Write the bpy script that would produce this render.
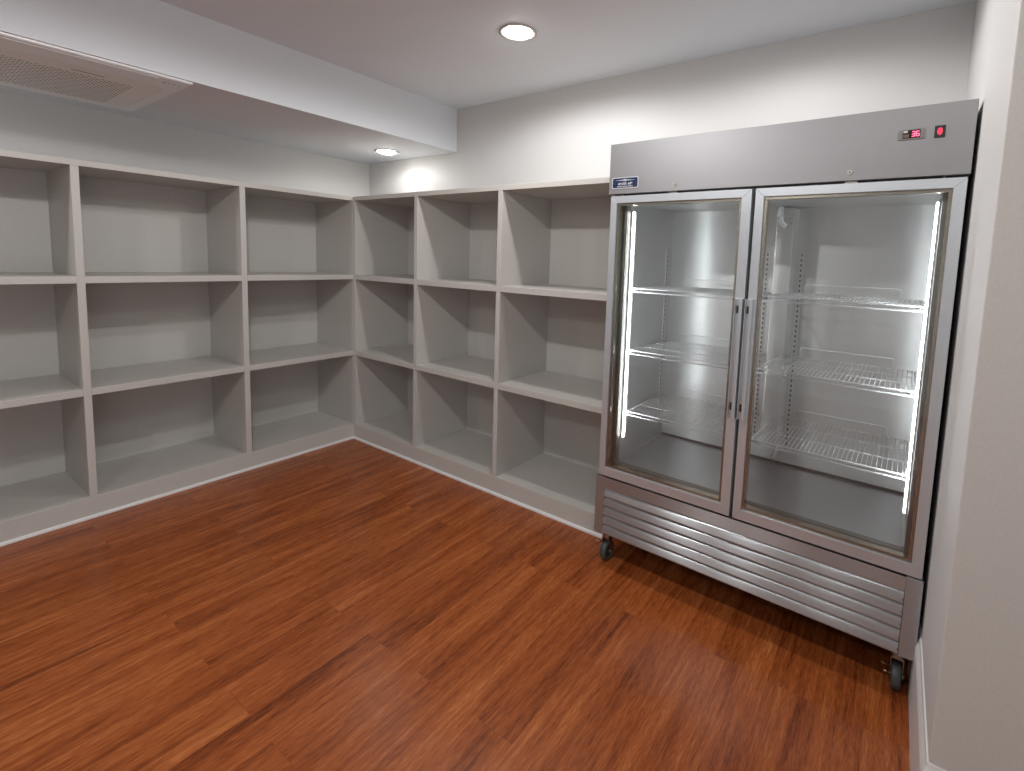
import bpy, bmesh, math, random
from mathutils import Vector, Matrix
random.seed(7)
for o in list(bpy.data.objects): bpy.data.objects.remove(o)
S = bpy.context.scene; COL = S.collection
PI = math.pi

# ------------------------------------------------------------------ camera
cam = bpy.data.cameras.new('camera'); co = bpy.data.objects.new('camera', cam); COL.objects.link(co); S.camera = co
YAW, PIT, ROL = 0.6163, -0.0984, 0.0334
fw = Vector((-math.sin(YAW)*math.cos(PIT), math.cos(YAW)*math.cos(PIT), math.sin(PIT)))
rt = Vector((math.cos(YAW), math.sin(YAW), 0)); up = rt.cross(fw)
r2 = rt*math.cos(ROL) + up*math.sin(ROL); u2 = -rt*math.sin(ROL) + up*math.cos(ROL)
M = Matrix((( r2.x, u2.x, -fw.x, 3.6217), (r2.y, u2.y, -fw.y, -2.3456), (r2.z, u2.z, -fw.z, 1.5483), (0, 0, 0, 1)))
co.matrix_world = M
cam.sensor_fit = 'HORIZONTAL'; cam.sensor_width = 36; cam.lens = 492.41/1024*36
cam.shift_x = -(548.63-512)/1024; cam.shift_y = (307.69-385.5)/1024
cam.clip_start = .02

# ------------------------------------------------------------------ world, exposure
w = bpy.data.worlds.new('world'); S.world = w; w.use_nodes = True
w.node_tree.nodes['Background'].inputs[0].default_value = (.93, .97, 1, 1)
w.node_tree.nodes['Background'].inputs[1].default_value = 1.5
vs = S.view_settings; vs.view_transform = 'Standard'; vs.look = 'None'; vs.gamma = 1; vs.use_curve_mapping = False
vs.exposure = 0.4
LAMP_W = 41.0; LAMP_COL = (1, .992, .985)
LED_STRENGTH = 23.0

# ------------------------------------------------------------------ helpers
def sl(c): return c/12.92 if c <= .04045 else ((c+.055)/1.055)**2.4
def rgb(r, g, b): return (sl(r/255), sl(g/255), sl(b/255), 1)
def mat(name, col, rough=.5, metal=0, emit=0, ecol=None, spec=None, coat=0):
    m = bpy.data.materials.new(name); m.use_nodes = True; b = m.node_tree.nodes['Principled BSDF']
    b.inputs['Base Color'].default_value = col; b.inputs['Roughness'].default_value = rough; b.inputs['Metallic'].default_value = metal
    if emit: b.inputs['Emission Color'].default_value = ecol or col; b.inputs['Emission Strength'].default_value = emit
    if spec is not None: b.inputs['Specular IOR Level'].default_value = spec
    if coat: b.inputs['Coat Weight'].default_value = coat; b.inputs['Coat Roughness'].default_value = .15
    return m
def nd(m, t, **kw):
    n = m.node_tree.nodes.new(t)
    for k, v in kw.items(): setattr(n, k, v)
    return n
def paint(name, col, rough, amt=.04, scale=220, bump=.03):
    m = mat(name, col, rough); T = m.node_tree; b = T.nodes['Principled BSDF']
    tc = nd(m, 'ShaderNodeTexCoord'); n = nd(m, 'ShaderNodeTexNoise'); n.inputs['Scale'].default_value = scale; n.inputs['Detail'].default_value = 3
    T.links.new(tc.outputs['Object'], n.inputs['Vector'])
    mx = nd(m, 'ShaderNodeMix', data_type='RGBA')
    mx.inputs[6].default_value = tuple(c*(1-amt*2) for c in col[:3])+(1,); mx.inputs[7].default_value = tuple(min(1, c*(1+amt*2)) for c in col[:3])+(1,)
    T.links.new(n.outputs['Fac'], mx.inputs[0]); T.links.new(mx.outputs[2], b.inputs['Base Color'])
    bp = nd(m, 'ShaderNodeBump'); bp.inputs['Strength'].default_value = bump; bp.inputs['Distance'].default_value = .002
    T.links.new(n.outputs['Fac'], bp.inputs['Height']); T.links.new(bp.outputs['Normal'], b.inputs['Normal'])
    return m
def steel(name, col, rough, axis='x', bump=.05, metal=1.0, aniso=.85):
    m = mat(name, col, rough, metal); T = m.node_tree; b = T.nodes['Principled BSDF']
    if aniso:
        tg = nd(m, 'ShaderNodeTangent', direction_type='UV_MAP', uv_map='brush_x' if axis == 'x' else 'brush_z'); b.inputs['Anisotropic'].default_value = aniso; T.links.new(tg.outputs[0], b.inputs['Tangent'])
    tc = nd(m, 'ShaderNodeTexCoord'); mp = nd(m, 'ShaderNodeMapping'); n = nd(m, 'ShaderNodeTexNoise')
    s = {'x': (3, 400, 700), 'z': (700, 400, 3), 'y': (700, 3, 700)}[axis]; mp.inputs['Scale'].default_value = s
    n.inputs['Scale'].default_value = 1; n.inputs['Detail'].default_value = 2
    T.links.new(tc.outputs['Object'], mp.inputs[0]); T.links.new(mp.outputs[0], n.inputs['Vector'])
    bp = nd(m, 'ShaderNodeBump'); bp.inputs['Strength'].default_value = bump; bp.inputs['Distance'].default_value = .001
    T.links.new(n.outputs['Fac'], bp.inputs['Height']); T.links.new(bp.outputs['Normal'], b.inputs['Normal'])
    mr = nd(m, 'ShaderNodeMapRange'); mr.inputs['To Min'].default_value = rough-.03; mr.inputs['To Max'].default_value = rough+.04
    T.links.new(n.outputs['Fac'], mr.inputs[0]); T.links.new(mr.outputs[0], b.inputs['Roughness'])
    return m

def floor_mat():
    m = mat('wood_plank_floor', rgb(140, 70, 38), .27); T = m.node_tree; b = T.nodes['Principled BSDF']; L = T.links.new
    tc = nd(m, 'ShaderNodeTexCoord'); sp = nd(m, 'ShaderNodeSeparateXYZ'); cb = nd(m, 'ShaderNodeCombineXYZ')
    L(tc.outputs['Object'], sp.inputs[0]); L(sp.outputs['Y'], cb.inputs['X']); L(sp.outputs['X'], cb.inputs['Y'])
    br = nd(m, 'ShaderNodeTexBrick'); br.offset = .37; br.offset_frequency = 2; br.squash = 1
    br.inputs['Color1'].default_value = (0, 0, 0, 1); br.inputs['Color2'].default_value = (1, 1, 1, 1); br.inputs['Mortar'].default_value = (.5, .5, .5, 1)
    br.inputs['Scale'].default_value = 1; br.inputs['Brick Width'].default_value = 1.22; br.inputs['Row Height'].default_value = .152
    br.inputs['Mortar Size'].default_value = .0007; br.inputs['Mortar Smooth'].default_value = .3; br.inputs['Bias'].default_value = 0
    L(cb.outputs[0], br.inputs['Vector'])
    # grain: the texture is shifted per plank so the grain breaks at the joints
    off = nd(m, 'ShaderNodeVectorMath', operation='SCALE'); L(br.outputs['Color'], off.inputs[0]); off.inputs['Scale'].default_value = 37.0
    add = nd(m, 'ShaderNodeVectorMath', operation='ADD'); L(cb.outputs[0], add.inputs[0]); L(off.outputs[0], add.inputs[1])
    def noise(sx, sy, det, dist=0, rough=.6):
        mp = nd(m, 'ShaderNodeMapping'); mp.inputs['Scale'].default_value = (sx, sy, 1); L(add.outputs[0], mp.inputs[0])
        n = nd(m, 'ShaderNodeTexNoise'); n.inputs['Scale'].default_value = 1; n.inputs['Detail'].default_value = det
        n.inputs['Distortion'].default_value = dist; n.inputs['Roughness'].default_value = rough
        L(mp.outputs[0], n.inputs['Vector']); return n
    big = noise(1.3, 13, 4, .4); mid = noise(3.5, 60, 4, .3); fine = noise(24, 330, 2); 
    def math_(op, a, bb):
        n = nd(m, 'ShaderNodeMath', operation=op)
        for i, v in enumerate((a, bb)):
            if isinstance(v, (int, float)): n.inputs[i].default_value = v
            else: L(v, n.inputs[i])
        return n.outputs[0]
    v = math_('ADD', math_('MULTIPLY', big.outputs['Fac'], .40), math_('MULTIPLY', mid.outputs['Fac'], .32))
    v = math_('ADD', v, math_('MULTIPLY', fine.outputs['Fac'], .36))
    sep = nd(m, 'ShaderNodeSeparateColor'); L(br.outputs['Color'], sep.inputs[0])
    v = math_('ADD', v, math_('MULTIPLY', sep.outputs[0], .035)); v = math_('SUBTRACT', v, .062)
    cr = nd(m, 'ShaderNodeValToRGB'); L(v, cr.inputs[0]); e = cr.color_ramp.elements
    e[0].position = .34; e[0].color = FLOOR[0]; e[1].position = .66; e[1].color = FLOOR[3]
    for p, c in ((.44, FLOOR[1]), (.53, FLOOR[2])): x = e.new(p); x.color = c
    mx = nd(m, 'ShaderNodeMix', data_type='RGBA', blend_type='MULTIPLY'); mx.inputs[7].default_value = (.72, .68, .66, 1)
    L(br.outputs['Fac'], mx.inputs[0]); L(cr.outputs[0], mx.inputs[6]); L(mx.outputs[2], b.inputs['Base Color'])
    bp = nd(m, 'ShaderNodeBump'); bp.inputs['Strength'].default_value = .25; bp.inputs['Distance'].default_value = .0015
    L(fine.outputs['Fac'], bp.inputs['Height']); L(bp.outputs['Normal'], b.inputs['Normal'])
    b.inputs['Specular IOR Level'].default_value = .45
    return m
FLOOR = (rgb(86, 38, 15), rgb(132, 66, 30), rgb(152, 82, 40), rgb(188, 114, 64))

def glass_mat():
    m = bpy.data.materials.new('door_glass'); m.use_nodes = True; T = m.node_tree; T.nodes.clear()
    o = T.nodes.new('ShaderNodeOutputMaterial'); mx = T.nodes.new('ShaderNodeMixShader'); tr = T.nodes.new('ShaderNodeBsdfTransparent'); g = T.nodes.new('ShaderNodeBsdfGlossy')
    f = T.nodes.new('ShaderNodeFresnel'); f.inputs[0].default_value = 1.5
    tr.inputs[0].default_value = (.955, .965, .965, 1); g.inputs['Roughness'].default_value = .02
    T.links.new(f.outputs[0], mx.inputs[0]); T.links.new(tr.outputs[0], mx.inputs[1]); T.links.new(g.outputs[0], mx.inputs[2]); T.links.new(mx.outputs[0], o.inputs[0])
    return m

MW = paint('wall_paint', rgb(204, 203, 202), .55)
MC = paint('ceiling_paint', rgb(222, 226, 231), .7)
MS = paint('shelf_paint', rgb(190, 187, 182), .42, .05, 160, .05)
MT = paint('trim_paint', rgb(214, 213, 212), .35, .02)
MF = floor_mat()
STL = steel('brushed_steel', rgb(182, 187, 190), .31, 'x', .015, .95, 1.0)
STD = steel('header_steel', rgb(146, 145, 147), .48, 'x', .05, .8, 0)
STV = steel('door_steel', rgb(200, 206, 211), .36, 'z', .05, .6, .5)
LIN = steel('liner_aluminium', rgb(208, 209, 208), .33, 'x', .10, .5)
WIRE = mat('wire_zinc', rgb(244, 245, 246), .25, .2)
BLK = mat('black_rubber', (.012, .013, .013, 1), .5)
RUB = mat('caster_rubber', (.055, .065, .062, 1), .45)
DRK = mat('dark_gap', (.02, .02, .02, 1), .6)
CHR = mat('zinc_bracket', rgb(170, 168, 160), .3, 1)
PLW = mat('white_plastic', rgb(240, 242, 245), .35)
PLG = mat('grille_plastic', rgb(238, 238, 235), .45)
SLT = mat('grille_slot', rgb(120, 120, 124), .6)
LENS = mat('lamp_lens', (1, 1, 1, 1), .4, 0, 34, (1, .965, .90, 1))
LED = mat('led_lens', (1, 1, 1, 1), .4, 0, LED_STRENGTH, (.93, .97, 1, 1))
NAVY = mat('badge_navy', rgb(22, 44, 84), .3)
SILV = mat('badge_silver', rgb(215, 218, 222), .3, .3)
SNOW = mat('lettering_white', rgb(240, 242, 245), .4)
REDE = mat('red_digits', (.9, .02, .05, 1), .5, 0, 3, (1, .12, .22, 1))
REDL = mat('red_rocker', (.5, .01, .03, 1), .3, 0, .6, (1, .05, .12, 1))
GAS = mat('grey_gasket', rgb(92, 90, 86), .5)
GLS = glass_mat()

class MB:
    def __init__(s): s.bm = bmesh.new(); s.mi = 0
    def quad(s, pts, mi=None):
        f = s.bm.faces.new([s.bm.verts.new(p) for p in pts]); f.material_index = s.mi if mi is None else mi; return f
    def box(s, a, b, mi=None):
        x0, y0, z0 = a; x1, y1, z1 = b
        v = [s.bm.verts.new(p) for p in ((x0,y0,z0),(x1,y0,z0),(x1,y1,z0),(x0,y1,z0),(x0,y0,z1),(x1,y0,z1),(x1,y1,z1),(x0,y1,z1))]
        for q in ((0,3,2,1),(4,5,6,7),(0,1,5,4),(1,2,6,5),(2,3,7,6),(3,0,4,7)):
            f = s.bm.faces.new([v[i] for i in q]); f.material_index = s.mi if mi is None else mi
        return s
    def extrude(s, prof, fn, a, b, mi=None, smooth=False):
        """prof: closed 2-D outline; fn(u,v,t) -> 3-D point, from t=a to t=b"""
        A = [s.bm.verts.new(fn(u, v, a)) for u, v in prof]; B = [s.bm.verts.new(fn(u, v, b)) for u, v in prof]; n = len(prof)
        fs = [s.bm.faces.new((A[i], A[(i+1) % n], B[(i+1) % n], B[i])) for i in range(n)]
        for f in fs: f.smooth = smooth
        fs += [s.bm.faces.new(A[::-1]), s.bm.faces.new(B)]
        for f in fs: f.material_index = s.mi if mi is None else mi
        return s
    def cyl(s, c, r, h, axis='z', n=24, r2=None, mi=None, smooth=True):
        r2 = r if r2 is None else r2
        def P(a, rr, t):
            x, y = rr*math.cos(a), rr*math.sin(a)
            return Vector(c) + (Vector((x, y, t)) if axis == 'z' else Vector((t, x, y)) if axis == 'x' else Vector((x, t, y)))
        A = [s.bm.verts.new(P(2*PI*i/n, r, 0)) for i in range(n)]; B = [s.bm.verts.new(P(2*PI*i/n, r2, h)) for i in range(n)]
        for i in range(n):
            f = s.bm.faces.new((A[i], A[(i+1) % n], B[(i+1) % n], B[i])); f.smooth = smooth; f.material_index = s.mi if mi is None else mi
        for q in (A[::-1], B): f = s.bm.faces.new(q); f.material_index = s.mi if mi is None else mi
        return s
    def lathe(s, c, prof, n=40, mi=None):
        """prof: (r,z) from one end to the other"""
        rings = []
        for r, z in prof:
            if r < 1e-6: rings.append([s.bm.verts.new((c[0], c[1], c[2]+z))])
            else: rings.append([s.bm.verts.new((c[0]+r*math.cos(2*PI*i/n), c[1]+r*math.sin(2*PI*i/n), c[2]+z)) for i in range(n)])
        for a, b in zip(rings, rings[1:]):
            for i in range(n):
                j = (i+1) % n
                q = (a[0], b[j], b[i]) if len(a) == 1 else (a[i], a[j], b[0]) if len(b) == 1 else (a[i], a[j], b[j], b[i])
                f = s.bm.faces.new(q); f.smooth = True; f.material_index = s.mi if mi is None else mi
        return s
    def tube(s, pts, r, n=6, mi=None):
        pts = [Vector(p) for p in pts]; rings = []
        for i, p in enumerate(pts):
            d = (pts[min(i+1, len(pts)-1)] - pts[max(i-1, 0)]).normalized()
            a = d.orthogonal().normalized() if not rings else (pa - d*pa.dot(d)).normalized()
            pa = a; b = d.cross(a)
            rings.append([s.bm.verts.new(p + r*(a*math.cos(2*PI*k/n) + b*math.sin(2*PI*k/n))) for k in range(n)])
        for A, B in zip(rings, rings[1:]):
            for k in range(n):
                f = s.bm.faces.new((A[k], A[(k+1) % n], B[(k+1) % n], B[k])); f.smooth = True; f.material_index = s.mi if mi is None else mi
        for q in (rings[0][::-1], rings[-1]): f = s.bm.faces.new(q); f.material_index = s.mi if mi is None else mi
        return s
    def build(s, name, mats, parent=None, bevel=0, loc=None):
        bmesh.ops.recalc_face_normals(s.bm, faces=s.bm.faces)
        for nm, f in (('brush_x', lambda c: (c.z, c.x-.37*c.y)), ('brush_z', lambda c: (c.x-.37*c.y, c.z))):
            uv = s.bm.loops.layers.uv.new(nm)
            for fc in s.bm.faces:
                for lp in fc.loops: lp[uv].uv = f(lp.vert.co)
        me = bpy.data.meshes.new(name); s.bm.to_mesh(me); s.bm.free()
        for m in (mats if isinstance(mats, (list, tuple)) else [mats]): me.materials.append(m)
        o = bpy.data.objects.new(name, me); COL.objects.link(o)
        if parent: o.parent = parent
        if loc: o.location = loc
        if bevel:
            b = o.modifiers.new('bevel', 'BEVEL'); b.width = bevel; b.segments = 2; b.limit_method = 'ANGLE'; b.angle_limit = .7; b.harden_normals = False
        return o
def struct(o, label=None): 
    o['kind'] = 'structure'
    if label: o['label'] = label
    return o
def thing(name, label, cat, loc=(0,0,0), rz=0, group=None):
    o = bpy.data.objects.new(name, None); COL.objects.link(o); o.location = loc; o.rotation_euler = (0, 0, rz); o.empty_display_size = .1
    o['label'] = label; o['category'] = cat
    if group: o['group'] = group
    return o
def text(name, body, size, m, parent, fn, ext=.0006, shear=0, sx=1, align='CENTER'):
    cu = bpy.data.curves.new(name, 'FONT'); cu.body = body; cu.size = size; cu.extrude = ext; cu.shear = shear; cu.align_x = align; cu.align_y = 'CENTER'; cu.resolution_u = 3; cu.offset = size*.018 if m.name.startswith('lettering') else 0
    t = bpy.data.objects.new(name, cu); COL.objects.link(t); dg = bpy.context.evaluated_depsgraph_get()
    me = bpy.data.meshes.new_from_object(t.evaluated_get(dg)); bpy.data.objects.remove(t); bpy.data.curves.remove(cu)
    for v in me.vertices: v.co = fn(v.co.x*sx, v.co.y, v.co.z)
    me.materials.clear(); me.materials.append(m)
    o = bpy.data.objects.new(name, me); COL.objects.link(o); o.parent = parent
    return o

# ------------------------------------------------------------------ the room
XL, YB, XR, YC = -.56, .54, 3.791, -.782          # left wall, back wall, wall beside the refrigerator, its outside corner
XE, YF = 5.3, -4.7                                 # far right and rear of the room, behind the viewpoint
HC, HS, SX = 2.722, 2.385, .613                    # ceiling, soffit underside, soffit face
struct(MB().box((XL-.12, YF-.12, -.12), (XE+.12, YB+.12, 0)).build('floor', MF))
struct(MB().box((XL-.12, YF-.12, HC), (XE+.12, YB+.12, HC+.12)).box((XL, YF, HS), (SX, YB, HC)).build('ceiling', MC))
struct(MB().box((XL-.12, YF-.12, 0), (XL, YB+.12, HC)).build('wall_left', MW))
struct(MB().box((XL, YB, 0), (XE+.12, YB+.12, HC)).build('wall_back', MW))
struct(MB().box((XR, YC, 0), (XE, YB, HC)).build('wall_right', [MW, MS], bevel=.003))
bpy.data.objects['wall_right'].data.polygons[2].material_index = 1   # shelf greige on the room-facing side stands in for dimmer light there
def wall_with_opening(name, fn, a0, a1, o0, o1, z0, z1):
    m = MB()
    for a, b, c, d in ((a0, o0, 0, HC), (o1, a1, 0, HC), (o0, o1, 0, z0), (o0, o1, z1, HC)):
        p, q = fn(a, 0, c), fn(b, 1, d); m.box([min(p[i], q[i]) for i in range(3)], [max(p[i], q[i]) for i in range(3)])
    return struct(m.build(name, MW))
# opening added in the unseen far right wall to let in fill light
struct(MB().box((XL, YF-.12, 0), (XE, YF, HC)).build('wall_front', MW))
wall_with_opening('wall_far_right', lambda a, d, z: (XE+.12*d, a, z), YF-.12, YB, -4.5, -2.3, .03, 2.1)
# baseboard wrapping the outside corner
def base_run(prof, path):
    m = MB(); rings = []
    for i, p in enumerate(path):
        rings.append([m.bm.verts.new((p[0]+u*p[2], p[1]+u*p[3], v)) for u, v in prof])
    n = len(prof)
    for A, B in zip(rings, rings[1:]):
        for k in range(n): m.bm.faces.new((A[k], A[(k+1) % n], B[(k+1) % n], B[k]))
    m.bm.faces.new(rings[0][::-1]); m.bm.faces.new(rings[-1]); return m
PB = [(0, 0), (.015, 0), (.015, .225), (.011, .238), (.006, .25), (.004, .262), (0, .262)]
struct(base_run(PB, [(XR, YB, -1, 0), (XR, YC, -1, -1), (XE, YC, 0, -1)]).build('baseboard_right', MT))

# ------------------------------------------------------------------ downlights
LAMPS = []
def downlight(x, y, z, label, power=1.0, group=None):
    t = thing('recessed_downlight', label, 'ceiling light', (x, y, z), 0, group)
    m = MB(); m.lathe((0, 0, 0), [(.098, .0), (.098, -.004), (.090, -.0065), (.076, -.004), (.074, 0), (.070, .004)])
    m.build('trim_ring', [mat('ring_white', rgb(190, 186, 178), .4)] if not LAMPS else [LAMPS[0]], t)
    if not LAMPS: LAMPS.append(t.children[0].data.materials[0])
    MB().lathe((0, 0, 0), [(.073, -.001), (.066, -.010), (.048, -.018), (.024, -.022), (0, -.023)]).build('lens', LENS, t)
    l = bpy.data.lights.new('lamp', 'SPOT'); l.shadow_soft_size = .035; l.spot_size = math.radians(178); l.spot_blend = .34; l.energy = LAMP_W*power; l.color = LAMP_COL
    lo = bpy.data.objects.new('lamp', l); COL.objects.link(lo); lo.parent = t; lo.location = (0, 0, -.060)
    return t
downlight(1.891, -.262, HC, 'round recessed downlight glowing in the high main ceiling', .55)
downlight(.10, .25, HS, 'small round downlight in the lowered soffit above the corner shelves', .075)
downlight(3.10, -.26, HC, 'round ceiling downlight just above the picture, over the refrigerator', .33)
downlight(2.24, -1.82, HC, 'round downlight in the main ceiling above the picture, level with the air conditioner', 1.1)
downlight(3.53, -1.82, HC, 'round ceiling downlight nearly overhead of the viewpoint', .18)
downlight(2.5, -3.5, HC, 'unseen ceiling downlight added as fill far behind the viewpoint', .6)  # unseen lamp, added to raise the soft ambient light
downlight(.10, -2.85, HS, 'small round soffit downlight beyond the left edge, past the air conditioner', .3)

# ------------------------------------------------------------------ built-in shelving
T_ = .0345                                        # panel thickness
Z0, Z1, Z2, ZT = .1206, .7436, 1.3696, 1.9928      # tops: base, lower shelf, upper shelf, unit top
SH = .038
def shelving(name, label, verts, lo, hi, depth, tf, back_off):
    """verts: (a0,a1) extents of the uprights along the run; tf(a,d,z) -> world, a along the run, d depth behind the face"""
    t = thing(name, label, 'shelving', tf((lo+hi)/2, depth/2, 0))
    L = Vector(t.location)
    def bx(a0, a1, d0, d1, z0, z1, nm, bev=.0015, m=MS):
        p, q = Vector(tf(a0, d0, z0)) - L, Vector(tf(a1, d1, z1)) - L
        return MB().box([min(p[i], q[i]) for i in range(3)], [max(p[i], q[i]) for i in range(3)]).build(nm, m, t, bev)
    bt = .012
    bx(lo, hi, depth-bt, depth-.001, Z0, ZT-.032, 'back_panel', 0)
    bx(lo, hi, 0, depth-.001, ZT-.032, ZT, 'top_panel')
    bx(lo, hi, 0, depth-.001, 0, Z0, 'base')
    for a0, a1 in verts: bx(a0, a1, 0, depth-bt, Z0, ZT-.032, 'divider')
    for (a0, a1), (b0, b1) in zip(verts, verts[1:]):
        for z in (Z1, Z2): bx(a1, b0, .0, depth-bt, z-SH, z, 'shelf')
    return t
uL = shelving('shelving_unit', 'greige built-in cube shelving along the left wall under the air conditioner',
    [(-2.46-T_, -2.46), (-1.655, -1.6205), (-.8315, -.797), (-.0005, .034)], -2.46-T_, .034, .56, lambda a, d, z: (-d-.0005, a, z), 0)
uR = shelving('shelving_unit', 'greige built-in cube shelving along the back wall, its end beside the steel refrigerator',
    [(0, .030), (.754, .7885), (1.5475, 1.582), (2.352, 2.3865)], 0, 2.3865, .54, lambda a, d, z: (a, d, z), 0)
# white quarter-round shoe moulding along both plinths
qr = [(0, 0), (.014, 0), (.0135, .006), (.011, .011), (.006, .0145), (0, .016)]
struct(MB().extrude(qr, lambda u, v, t: (u, t, v), -2.4945, -.0005).build('trim_1', MT))
struct(MB().extrude(qr, lambda u, v, t: (t, -u, v), .0, 2.3865).build('trim_2', MT))

# ------------------------------------------------------------------ ceiling cassette air conditioner
AX0, AX1, AY0, AY1, AZ = -.355, .603, -2.243, -1.285, HS
ac = thing('ceiling_air_conditioner', 'white square cassette air conditioner with perforated grille in the lowered soffit', 'air conditioner', ((AX0+AX1)/2, (AY0+AY1)/2, AZ))
hx, hy = (AX1-AX0)/2, (AY1-AY0)/2
m = MB()
def rr(hx, hy, r, n=5):
    return [(sx*(hx-r)+r*math.cos(a), sy*(hy-r)+r*math.sin(a)) for sx, sy, a0 in ((1,1,0),(-1,1,PI/2),(-1,-1,PI),(1,-1,3*PI/2)) for a in [a0+PI/2*k/n for k in range(n+1)]]
o1, o2 = rr(hx, hy, .012), rr(hx-.008, hy-.008, .012); gi = [(x-.046, y) for x, y in rr(hx-.133, hy-.062, .06)]
def ring(m, A, za, B, zb):
    a = [m.bm.verts.new((x, y, za)) for x, y in A]; b = [m.bm.verts.new((x, y, zb)) for x, y in B]; n = len(A)
    for i in range(n): m.bm.faces.new((a[i], a[(i+1) % n], b[(i+1) % n], b[i]))
ring(m, o1, -.0005, o1, -.009); ring(m, o1, -.009, o2, -.014); ring(m, o2, -.014, gi, -.015)
ring(m, gi, -.015, gi, -.010)
m.build('frame', PLW, ac)
m = MB(); gi2 = [(x-.046, y) for x, y in rr(hx-.136, hy-.065, .057)]
f = m.bm.faces.new([m.bm.verts.new((x, y, -.0155)) for x, y in gi2]); ring(m, gi2, -.0155, gi2, -.008)
i = 0
xx = -.364
while xx < .17:
    yy = -hy+.15 + (.013 if i % 2 else 0)
    while yy < hy-.165:
        m.box((xx, yy, -.0161), (xx+.010, yy+.009, -.0150), 1); yy += .026
    xx += .0185; i += 1
m.build('grille', [PLG, SLT], ac)
for sgn in (1,):
    m = MB(); a, b = (hx-.155, hx-.022) if sgn > 0 else (-hx+.018, -hx+.162)
    m.box((a, -hy+.14, -.0185), (b, hy-.14, -.014)); m.build('air_vane', PLW, ac, .0025)
    MB().box((a-.0035, -hy+.138, -.0165), (a, hy-.138, -.0142)).build('vane_gap', SLT, ac)
m = MB()
for k, (dx, r) in enumerate(((0, .006), (.0, .0035), (.0, .0045), (.0, .003))): m.cyl((hx-.085+dx, hy-.10+k*.021, -.0158), r, .002, n=12)
m.build('indicator', mat('indicator_grey', rgb(130, 134, 142), .4), ac)
MB().box((.215, hy-.41, -.0165), (.222, hy-.29, -.0155)).build('nameplate', SLT, ac)

# ------------------------------------------------------------------ two-door glass refrigerator
FA, FWD, FD = -.02, 1.3308, .70
fr = thing('display_refrigerator', 'tall stainless two-door glass refrigerator on casters beside the right wall', 'refrigerator', (2.4489, -.2206, 0), FA)
ZB, ZL, ZD0, ZD1, ZH0, ZH1 = .167, .468, .475, 1.857, 1.866, 2.100
IN = .006
ct0, ct1, cz0, cz1, co0, co1 = .075, FWD-.063, .53, 1.838, .09, .62     # cavity
m = MB()                                                               # insulated shell around the cavity
m.box((IN, .055, cz0-.03), (ct0-.012, FD, ZH0)); m.box((ct1+.012, .055, cz0-.03), (FWD-IN, FD, ZH0))
m.box((ct0-.012, co1+.012, cz0-.03), (ct1+.012, FD, ZH0)); m.box((ct0-.012, .055, cz1+.012), (ct1+.012, FD, ZH0))
m.build('cabinet_shell', STL, fr)
m = MB()
m.box((ct0-.012, co0, cz0), (ct0, co1, cz1)); m.box((ct1, co0, cz0), (ct1+.012, co1, cz1)); m.box((ct0-.012, co1, cz0-.03), (ct1+.012, co1+.012, cz1))
m.box((ct0, co0, cz1), (ct1, co1, cz1+.012)); 
# coved strips where the walls meet floor and back
for a, b in (((ct0, co0, cz0), (ct0+.006, co1, cz0+.006)), ((ct1-.006, co0, cz0), (ct1, co1, cz0+.006))): m.box(a, b)
m.build('interior_liner', LIN, fr)
MB().box((ct0, co0, cz0-.014), (ct1, co1, cz0)).build('cabinet_floor', steel('floor_steel', rgb(188, 189, 190), .3, 'x', .1, .75, .5), fr)
MB().box((ct0+.004, co1-.004, cz0), (ct1-.004, co1, cz0+.011)).build('rear_seam', GAS, fr)
# front jamb of the opening, with the post between the doors
m = MB(); j0, j1 = .056, co0
for a, b in (((IN, j0, cz0-.03), (ct0, j1, ZD1)), ((ct1, j0, cz0-.03), (FWD-IN, j1, ZD1)), ((ct0, j0, cz1), (ct1, j1, ZD1)), ((ct0, j0, ZD0), (ct1, j1, cz0)), ((.645, j0, cz0), (.692, j1, cz1))): m.box(a, b)
m.build('door_jamb', steel('jamb_steel', rgb(140, 137, 130), .42, 'z', .05, .6, 0), fr)
# header
m = MB(); m.box((0, 0, ZH0), (FWD, FD, ZH1)); hd = m.build('header_panel', STD, fr, .0015)
for t, z in ((.329, 1.894), (.994, 1.896)):
    m = MB(); m.cyl((t, -.0035, z), .0085, .004, 'y', 20); m.cyl((t, -.0045, z), .0025, .0015, 'y', 10, mi=1); m.build('lock', [CHR, BLK], hd)
# badge
m = MB()
def rrect(t0, t1, z0, z1, r, n=4):
    c, d = (t0+t1)/2, (z0+z1)/2; return [(c+x, d+y) for x, y in rr((t1-t0)/2, (z1-z0)/2, r, n)]
m.extrude(rrect(.017, .155, 1.890, 1.943, .009), lambda u, v, t: (u, t, v), -.003, .0, 1)
m.extrude(rrect(.0215, .1505, 1.8945, 1.9385, .006), lambda u, v, t: (u, t, v), -.0038, -.0025, 0)
bd = m.build('badge', [NAVY, SILV], hd)
m = MB(); P = [(.033, 1.9285), (.075, 1.931), (.086, 1.9345), (.097, 1.931), (.140, 1.9285), (.097, 1.926), (.086, 1.9235), (.075, 1.926)]
m.extrude(P, lambda u, v, t: (u, t, v), -.0044, -.0036); m.build('emblem', SILV, bd)
F_ = lambda cx, cz, o=-.0040: (lambda x, y, z: Vector((cx+x, o-z, cz+y)))
text('lettering', 'arctic air', .0185, SNOW, bd, F_(.086, 1.9135), .0006, .3, 1.10)
text('lettering', 'REFRIGERATION', .0075, SNOW, bd, F_(.086, 1.8995), .0004, 0, 1.45)
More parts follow.
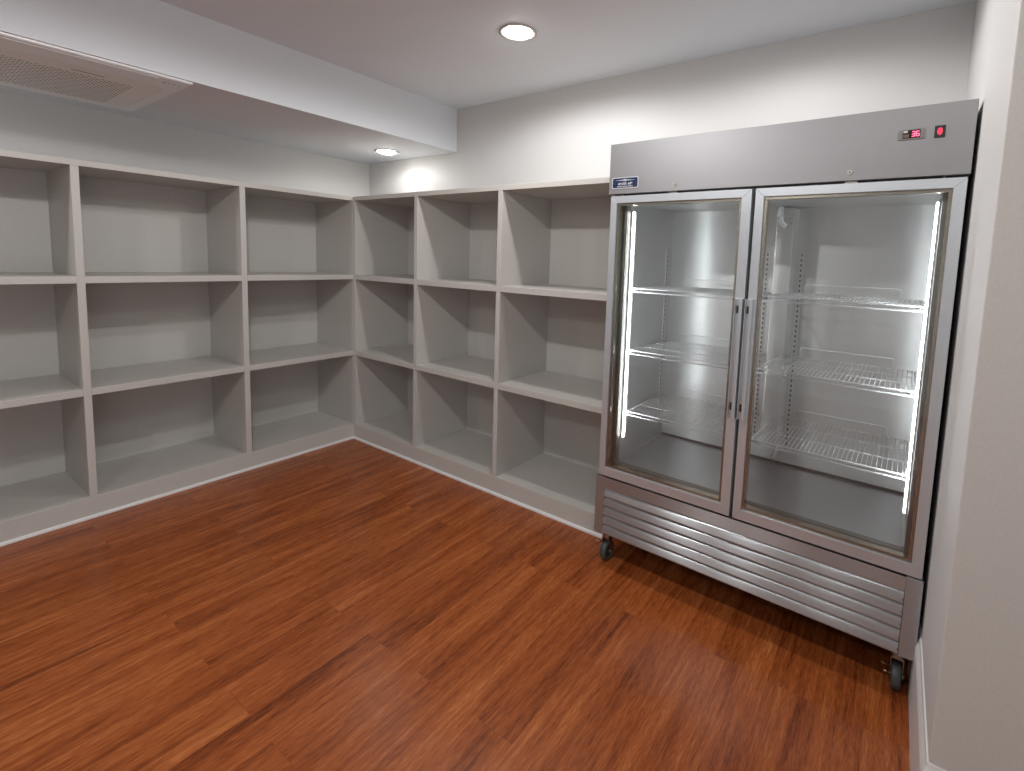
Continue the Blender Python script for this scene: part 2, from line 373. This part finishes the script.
# thermostat display and rocker switch
m = MB(); m.extrude(rrect(1.1275, 1.202, 1.9915, 2.0255, .004), lambda u, v, t: (u, t, v), -.004, 0, 0); m.box((1.140, -.0047, 1.9955), (1.1885, -.0035, 2.0225), 1)
dp = m.build('thermostat', [mat('thermostat_bezel', rgb(128, 128, 128), .4), mat('thermostat_screen', (.03, .012, .012, 1), .15)], hd)
MB().box((1.1415, -.0056, 2.014), (1.1535, -.0045, 2.021)).build('key', mat('key_white', rgb(215, 210, 196), .4), dp)
MB().box((1.1415, -.0056, 1.998), (1.1575, -.0045, 2.009)).build('key', mat('key_brown', rgb(104, 90, 72), .4), dp)
def seg(m, cx, cz, on, w=.0095, h=.020, th=.0024):
    a, b, c = cx-w/2, cx+w/2, th/2
    S_ = {'a': (a, b, cz+h/2-c, cz+h/2+c), 'g': (a, b, cz-c, cz+c), 'd': (a, b, cz-h/2-c, cz-h/2+c), 'f': (a-c, a+c, cz, cz+h/2), 'b': (b-c, b+c, cz, cz+h/2), 'e': (a-c, a+c, cz-h/2, cz), 'c': (b-c, b+c, cz-h/2, cz)}
    for k in on: x0, x1, z0, z1 = S_[k]; m.box((x0, -.0056, z0), (x1, -.0045, z1))
m = MB(); seg(m, 1.1695, 2.009, 'abgcd', .0078, .0155, .0017); seg(m, 1.1815, 2.009, 'afgedc', .0078, .0155, .0017); m.build('digits', REDE, dp)
m = MB(); m.box((1.226, -.004, 1.990), (1.2545, 0, 2.028), 0); sw = m.build('rocker_switch', [BLK], hd)
m = MB(); m.extrude([(1.2402+.0075*math.cos(k*PI/4), 2.009+.0125*math.sin(k*PI/4)) for k in range(8)], lambda u, v, t: (u, t, v), -.0055, -.0035)
m.build('red_button', REDL, sw)
# lower body: compressor housing, corner posts and louvred grille
m = MB(); m.box((IN, .045, ZB), (FWD-IN, FD, ZD0-.001)); m.build('compressor_housing', STD, fr)
for a, b in ((0, .050), (1.2815, FWD)): MB().box((a, 0, ZB), (b, .045, ZL)).build('corner_post', STL, fr, .001)
g0, g1, p = .0515, 1.280, .0482
pr = [(0, .412), (0, ZL-.001), (.02, ZL-.001), (.02, .412)]
m = MB(); m.extrude(pr, lambda u, v, t: (t, u, v), .0505, 1.281)
z = .4095
m.box((g0, .036, ZB+.004), (g1, .044, .42), 1)
for k in range(5):
    zt, zb = z-k*p, z-(k+1)*p+.003
    hgt = zt-zb
    # convex louvre: leaves the back plane at the top, bulges forward and rolls under at the bottom lip
    out = [(.024, zt), (.012, zt-.02*hgt), (.0045, zt-.08*hgt), (.001, zt-.20*hgt), (-.002, zt-.50*hgt), (-.0045, zt-.76*hgt), (-.0055, zt-.86*hgt), (-.0045, zt-.93*hgt), (-.0015, zt-.98*hgt), (.003, zb), (.010, zb+.003)]
    inn = [(u+.0022, v+(-.0014 if u > .01 else .0004)) for u, v in out[::-1][1:]]
    inn = [(u+.0025, v+.001) for u, v in out[::-1][2:-1]] + [(.028, zt-.002)]
    m.extrude(out+inn, lambda u, v, t: (t, u, v), g0, g1, smooth=True)
gr = m.build('louvred_grille', [STL, DRK], fr)
md = gr.modifiers.new('edges', 'EDGE_SPLIT'); md.split_angle = .9
for k in range(5):
    zz = z-k*p-.030
    MB().cyl((1.2775, -.0062, zz+.004), .0032, .004, 'y', 10).build('screw', CHR, gr)

# doors
def door(t0, t1, it0, it1, nm_side):
    d = bpy.data.objects.new('glass_door', None); COL.objects.link(d); d.parent = fr
    iz0, iz1 = .520, 1.8235
    m = MB(); o0, o1, ov, iv = .0, .048, [(t0, ZD0), (t1, ZD0), (t1, ZD1), (t0, ZD1)], [(it0, iz0), (it1, iz0), (it1, iz1), (it0, iz1)]
    for i in range(4):                                  # mitred bars
        j = (i+1) % 4; q = [ov[i], ov[j], iv[j], iv[i]]
        # tiny gap at the mitre so that it reads
        c = Vector((sum(a[0] for a in q)/4, 0, sum(a[1] for a in q)/4))
        m.extrude([(c.x+(a-c.x)*.9997, c.z+(b-c.z)*.9997) for a, b in q], lambda u, v, t: (u, t, v), o0, o1)
    fo = m.build('door_frame', STV, d, .0012)
    # inner gasket/spacer frame stepping in behind the face
    m = MB(); s = .011
    for a, b in (((it0-.001, .010, iz0), (it0+s, .046, iz1)), ((it1-s, .010, iz0), (it1+.001, .046, iz1)), ((it0+s, .010, iz1-s), (it1-s, .046, iz1)), ((it0+s, .010, iz0), (it1-s, .046, iz0+s))): m.box(a, b)
    m.build('glazing_spacer', mat('spacer_bronze', rgb(178, 170, 156), .25, .85), d)
    MB().box((it0-.003, .0055, iz0-.003), (it1+.003, .0095, iz1+.003)).build('glass_pane', GLS, d)
    MB().box((t0+.006, .048, ZD0+.008), (t1-.006, .0555, ZD0+.03)).box((t0+.006, .048, ZD1-.03), (t1-.006, .0555, ZD1-.008)).box((t0+.006, .048, ZD0+.03), (t0+.026, .0555, ZD1-.03)).box((t1-.026, .048, ZD0+.03), (t1-.006, .0555, ZD1-.03)).build('gasket', GAS, d)
    return d
dl = door(.013, .6605, .046, .622, 'left'); dr = door(.6745, 1.325, .7075, 1.2915, 'right')
def handle(d, a, b):
    z0, z1 = .908, 1.413
    # pull channel: thin outer lip, recessed web, proud grip bar
    g = .5*(a+b)
    pr = [(a, 0), (a, -.021), (a+.0025, -.021), (a+.0025, -.005), (g+.001, -.005), (g+.001, -.019), (g+.003, -.023), (b-.002, -.023), (b, -.020), (b, 0)]
    h = MB().extrude(pr, lambda u, v, t: (u, v, t), z0, z1).build('door_handle', STV, d, .0006)
    for zz in (z0+.035, z1-.060): MB().box((g-.009, -.012, zz), (g+.0008, -.0051, zz+.030)).build('handle_insert', BLK, h)
handle(dl, .628, .6600); handle(dr, .6690, .700)
for t in (.5*(.013+.12), 1.325-.06): MB().cyl((t, .02, ZD1-.001), .006, .0105, n=12).build('door_hinge', CHR, fr)
for t in (.30, .98): MB().box((t, .012, ZD1+.001), (t+.04, .03, ZH0)).build('door_catch', CHR, fr)

# centre duct, pilasters, fitting
m = MB(); m.box((.655, .50, cz0+.085), (.732, co1, cz1-.005)); dk = m.build('air_duct', LIN, fr, .004)
MB().box((.640, .560, cz0+.040), (.712, co1, cz0+.085)).build('duct_foot', LIN, fr, .002)
def pilaster(fn, z0, z1, nrm, dots=False):
    m = MB(); 
    def bx(u0, u1, d0, d1, a, b, mi): 
        p, q = fn(u0, d0, a), fn(u1, d1, b); m.box([min(p[i], q[i]) for i in range(3)], [max(p[i], q[i]) for i in range(3)], mi)
    bx(-.008, .008, 0, .004, z0, z1, 0)
    z = z0+.012; st, ln = (.0125, .0065) if dots else (.0254, .0125)
    while z < z1-.015:
        bx(-.0035, .0035, .0035, .0048, z, z+ln, 1); z += st
    return m.build('shelf_pilaster', [LIN, PLW] if dots else [mat_p, GAS], fr)
mat_p = mat('pilaster_zinc', rgb(214, 214, 214), .35, .6)
pilaster(lambda u, d, z: (.757+u, co1-d, z), .60, 1.62, 0)
pilaster(lambda u, d, z: (.598+u, co1-d, z), .60, 1.62, 0)
pilaster(lambda u, d, z: (ct0+d, .555+u, z), .60, 1.62, 0)
pilaster(lambda u, d, z: (ct1-d, .555+u, z), .60, 1.62, 0)
pilaster(lambda u, d, z: (ct0+d, .146+u, z), .67, 1.80, 0, True)
pilaster(lambda u, d, z: (ct1-d, .146+u, z), .67, 1.80, 0, True)
pilaster(lambda u, d, z: (.6685+u, co0+d, z), .56, 1.62, 0)
m = MB(); m.tube([(.672, .49, 1.836), (.674, .485, 1.785), (.676, .478, 1.770), (.684, .474, 1.755), (.700, .472, 1.742)], .011, 12); m.cyl((.672, .49, 1.783), .016, .016, n=16)
m.build('drain_elbow', PLW, fr)
m = MB(); m.cyl((.712, .4965, 1.778), .004, .003, 'y', 10); m.cyl((.720, .4965, 1.757), .004, .003, 'y', 10); m.build('duct_screw', CHR, dk)

# LED strips beside both jambs
mat_h = mat('strip_housing', rgb(210, 212, 214), .3, .4)
for t, s in ((ct0, 1), (ct1, -1)):
    x0, x1 = sorted((t, t+s*.008)); hh = MB().box((x0, .099, .650), (x1, .117, 1.797)).build('light_strip', mat_h, fr)
    a, b = sorted((t+s*.008, t+s*.0145)); MB().box((a, .102, .655), (b, .114, 1.79)).build('lens', LED, hh, .002)

# wire shelves
def wire_shelf(t0, t1, z, bs0, bs1):
    o0, o1 = .118, .575
    m = MB(); r = .0016
    n = int(round((t1-t0-.02)/.0165)); 
    for i in range(n+1):
        t = t0+.010+(t1-t0-.02)*i/n
        m.tube([(t, o1, z), (t, o0+.006, z), (t, o0, z-.004), (t, o0-.001, z-.020)], r, 5)
    R = .0030
    for o, zz in ((o0-.003, z-.003), (o0-.003, z-.020), (o1, z-.0045), (o0+.15, z-.0042), (o0+.31, z-.0042)): m.tube([(t0, o, zz), (t1, o, zz)], R, 6)
    for t in (t0, t1): m.tube([(t, o0-.003, z-.003), (t, o1, z-.0045)], R, 6)
    s = m.build('wire_shelf', WIRE, fr)
    m = MB(); m.tube([(bs0, o1, z), (bs0, o1, z+.036), (bs0+.006, o1, z+.042), (bs1-.006, o1, z+.042), (bs1, o1, z+.036), (bs1, o1, z)], .0027, 6)
    m.build('back_stop', WIRE, s)
    for t in (t0+.012, t1-.012):
        for o in (.13, .555): MB().box((t-.014, o-.006, z-.013), (t+.014, o+.006, z-.006)).build('shelf_clip', CHR, s)
for z in (1.420, 1.108, .793):
    wire_shelf(.094, .640, z, .172, .60); wire_shelf(.700, 1.250, z+.004, .790, 1.170)

# casters
def caster(t, o, ang):
    c = bpy.data.objects.new('caster', None); COL.objects.link(c); c.parent = fr; c.location = (t, o, 0); c.rotation_euler = (0, 0, ang)
    m = MB(); r = .050
    prof = [(.0, .010), (.030, .010), (.034, .015), (.046, .0155), (.0495, .010), (.050, 0), (.0495, -.010), (.046, -.0155), (.034, -.015), (.030, -.010), (0, -.010)]
    n = 32; rings = []
    for rad, x in prof: rings.append([m.bm.verts.new((x, rad*math.cos(2*PI*i/n), .050+rad*math.sin(2*PI*i/n))) for i in range(n)] if rad > 0 else [m.bm.verts.new((x, 0, .05))])
    for A, B in zip(rings, rings[1:]):
        for i in range(n):
            j = (i+1) % n; q = (A[0], B[i], B[j]) if len(A) == 1 else (A[i], B[0], A[j]) if len(B) == 1 else (A[i], B[i], B[j], A[j])
            f = m.bm.faces.new(q); f.smooth = True
    m.build('wheel', RUB, c)
    m = MB()
    for s in (1, -1):
        P = [(-.016, .128), (.020, .128), (.012, .08), (.009, .042), (-.009, .042), (-.014, .08)]
        x0, x1 = sorted((s*.0175, s*.0205)); m.extrude(P, lambda u, v, q: (q, u, v), x0, x1)
    m.box((-.0205, -.018, .120), (.0205, .022, .128)); m.cyl((0, 0, .126), .021, .016, n=20); m.cyl((-.025, 0, .05), .006, .05, 'x', 12)
    m.build('fork', CHR, c, .0008)
    MB().cyl((0, 0, .141), .018, .020, n=20).box((-.030, -.035, .160), (.030, .035, ZB)).build('mounting_plate', CHR, c)
    m = MB(); m.tube([(-.022, -.01, .095), (-.034, -.022, .088), (-.046, -.034, .099)], .0035, 6); m.cyl((-.040, -.018, .060), .006, .017, 'x', 12)
    m.build('brake_lever', mat_b, c)
    return c
mat_b = mat('brake_brass', rgb(186, 152, 122), .3, 1)
caster(.045, .065, 0); caster(FWD-.047, .062, 0); caster(.05, .62, .5); caster(FWD-.05, .62, -.4)
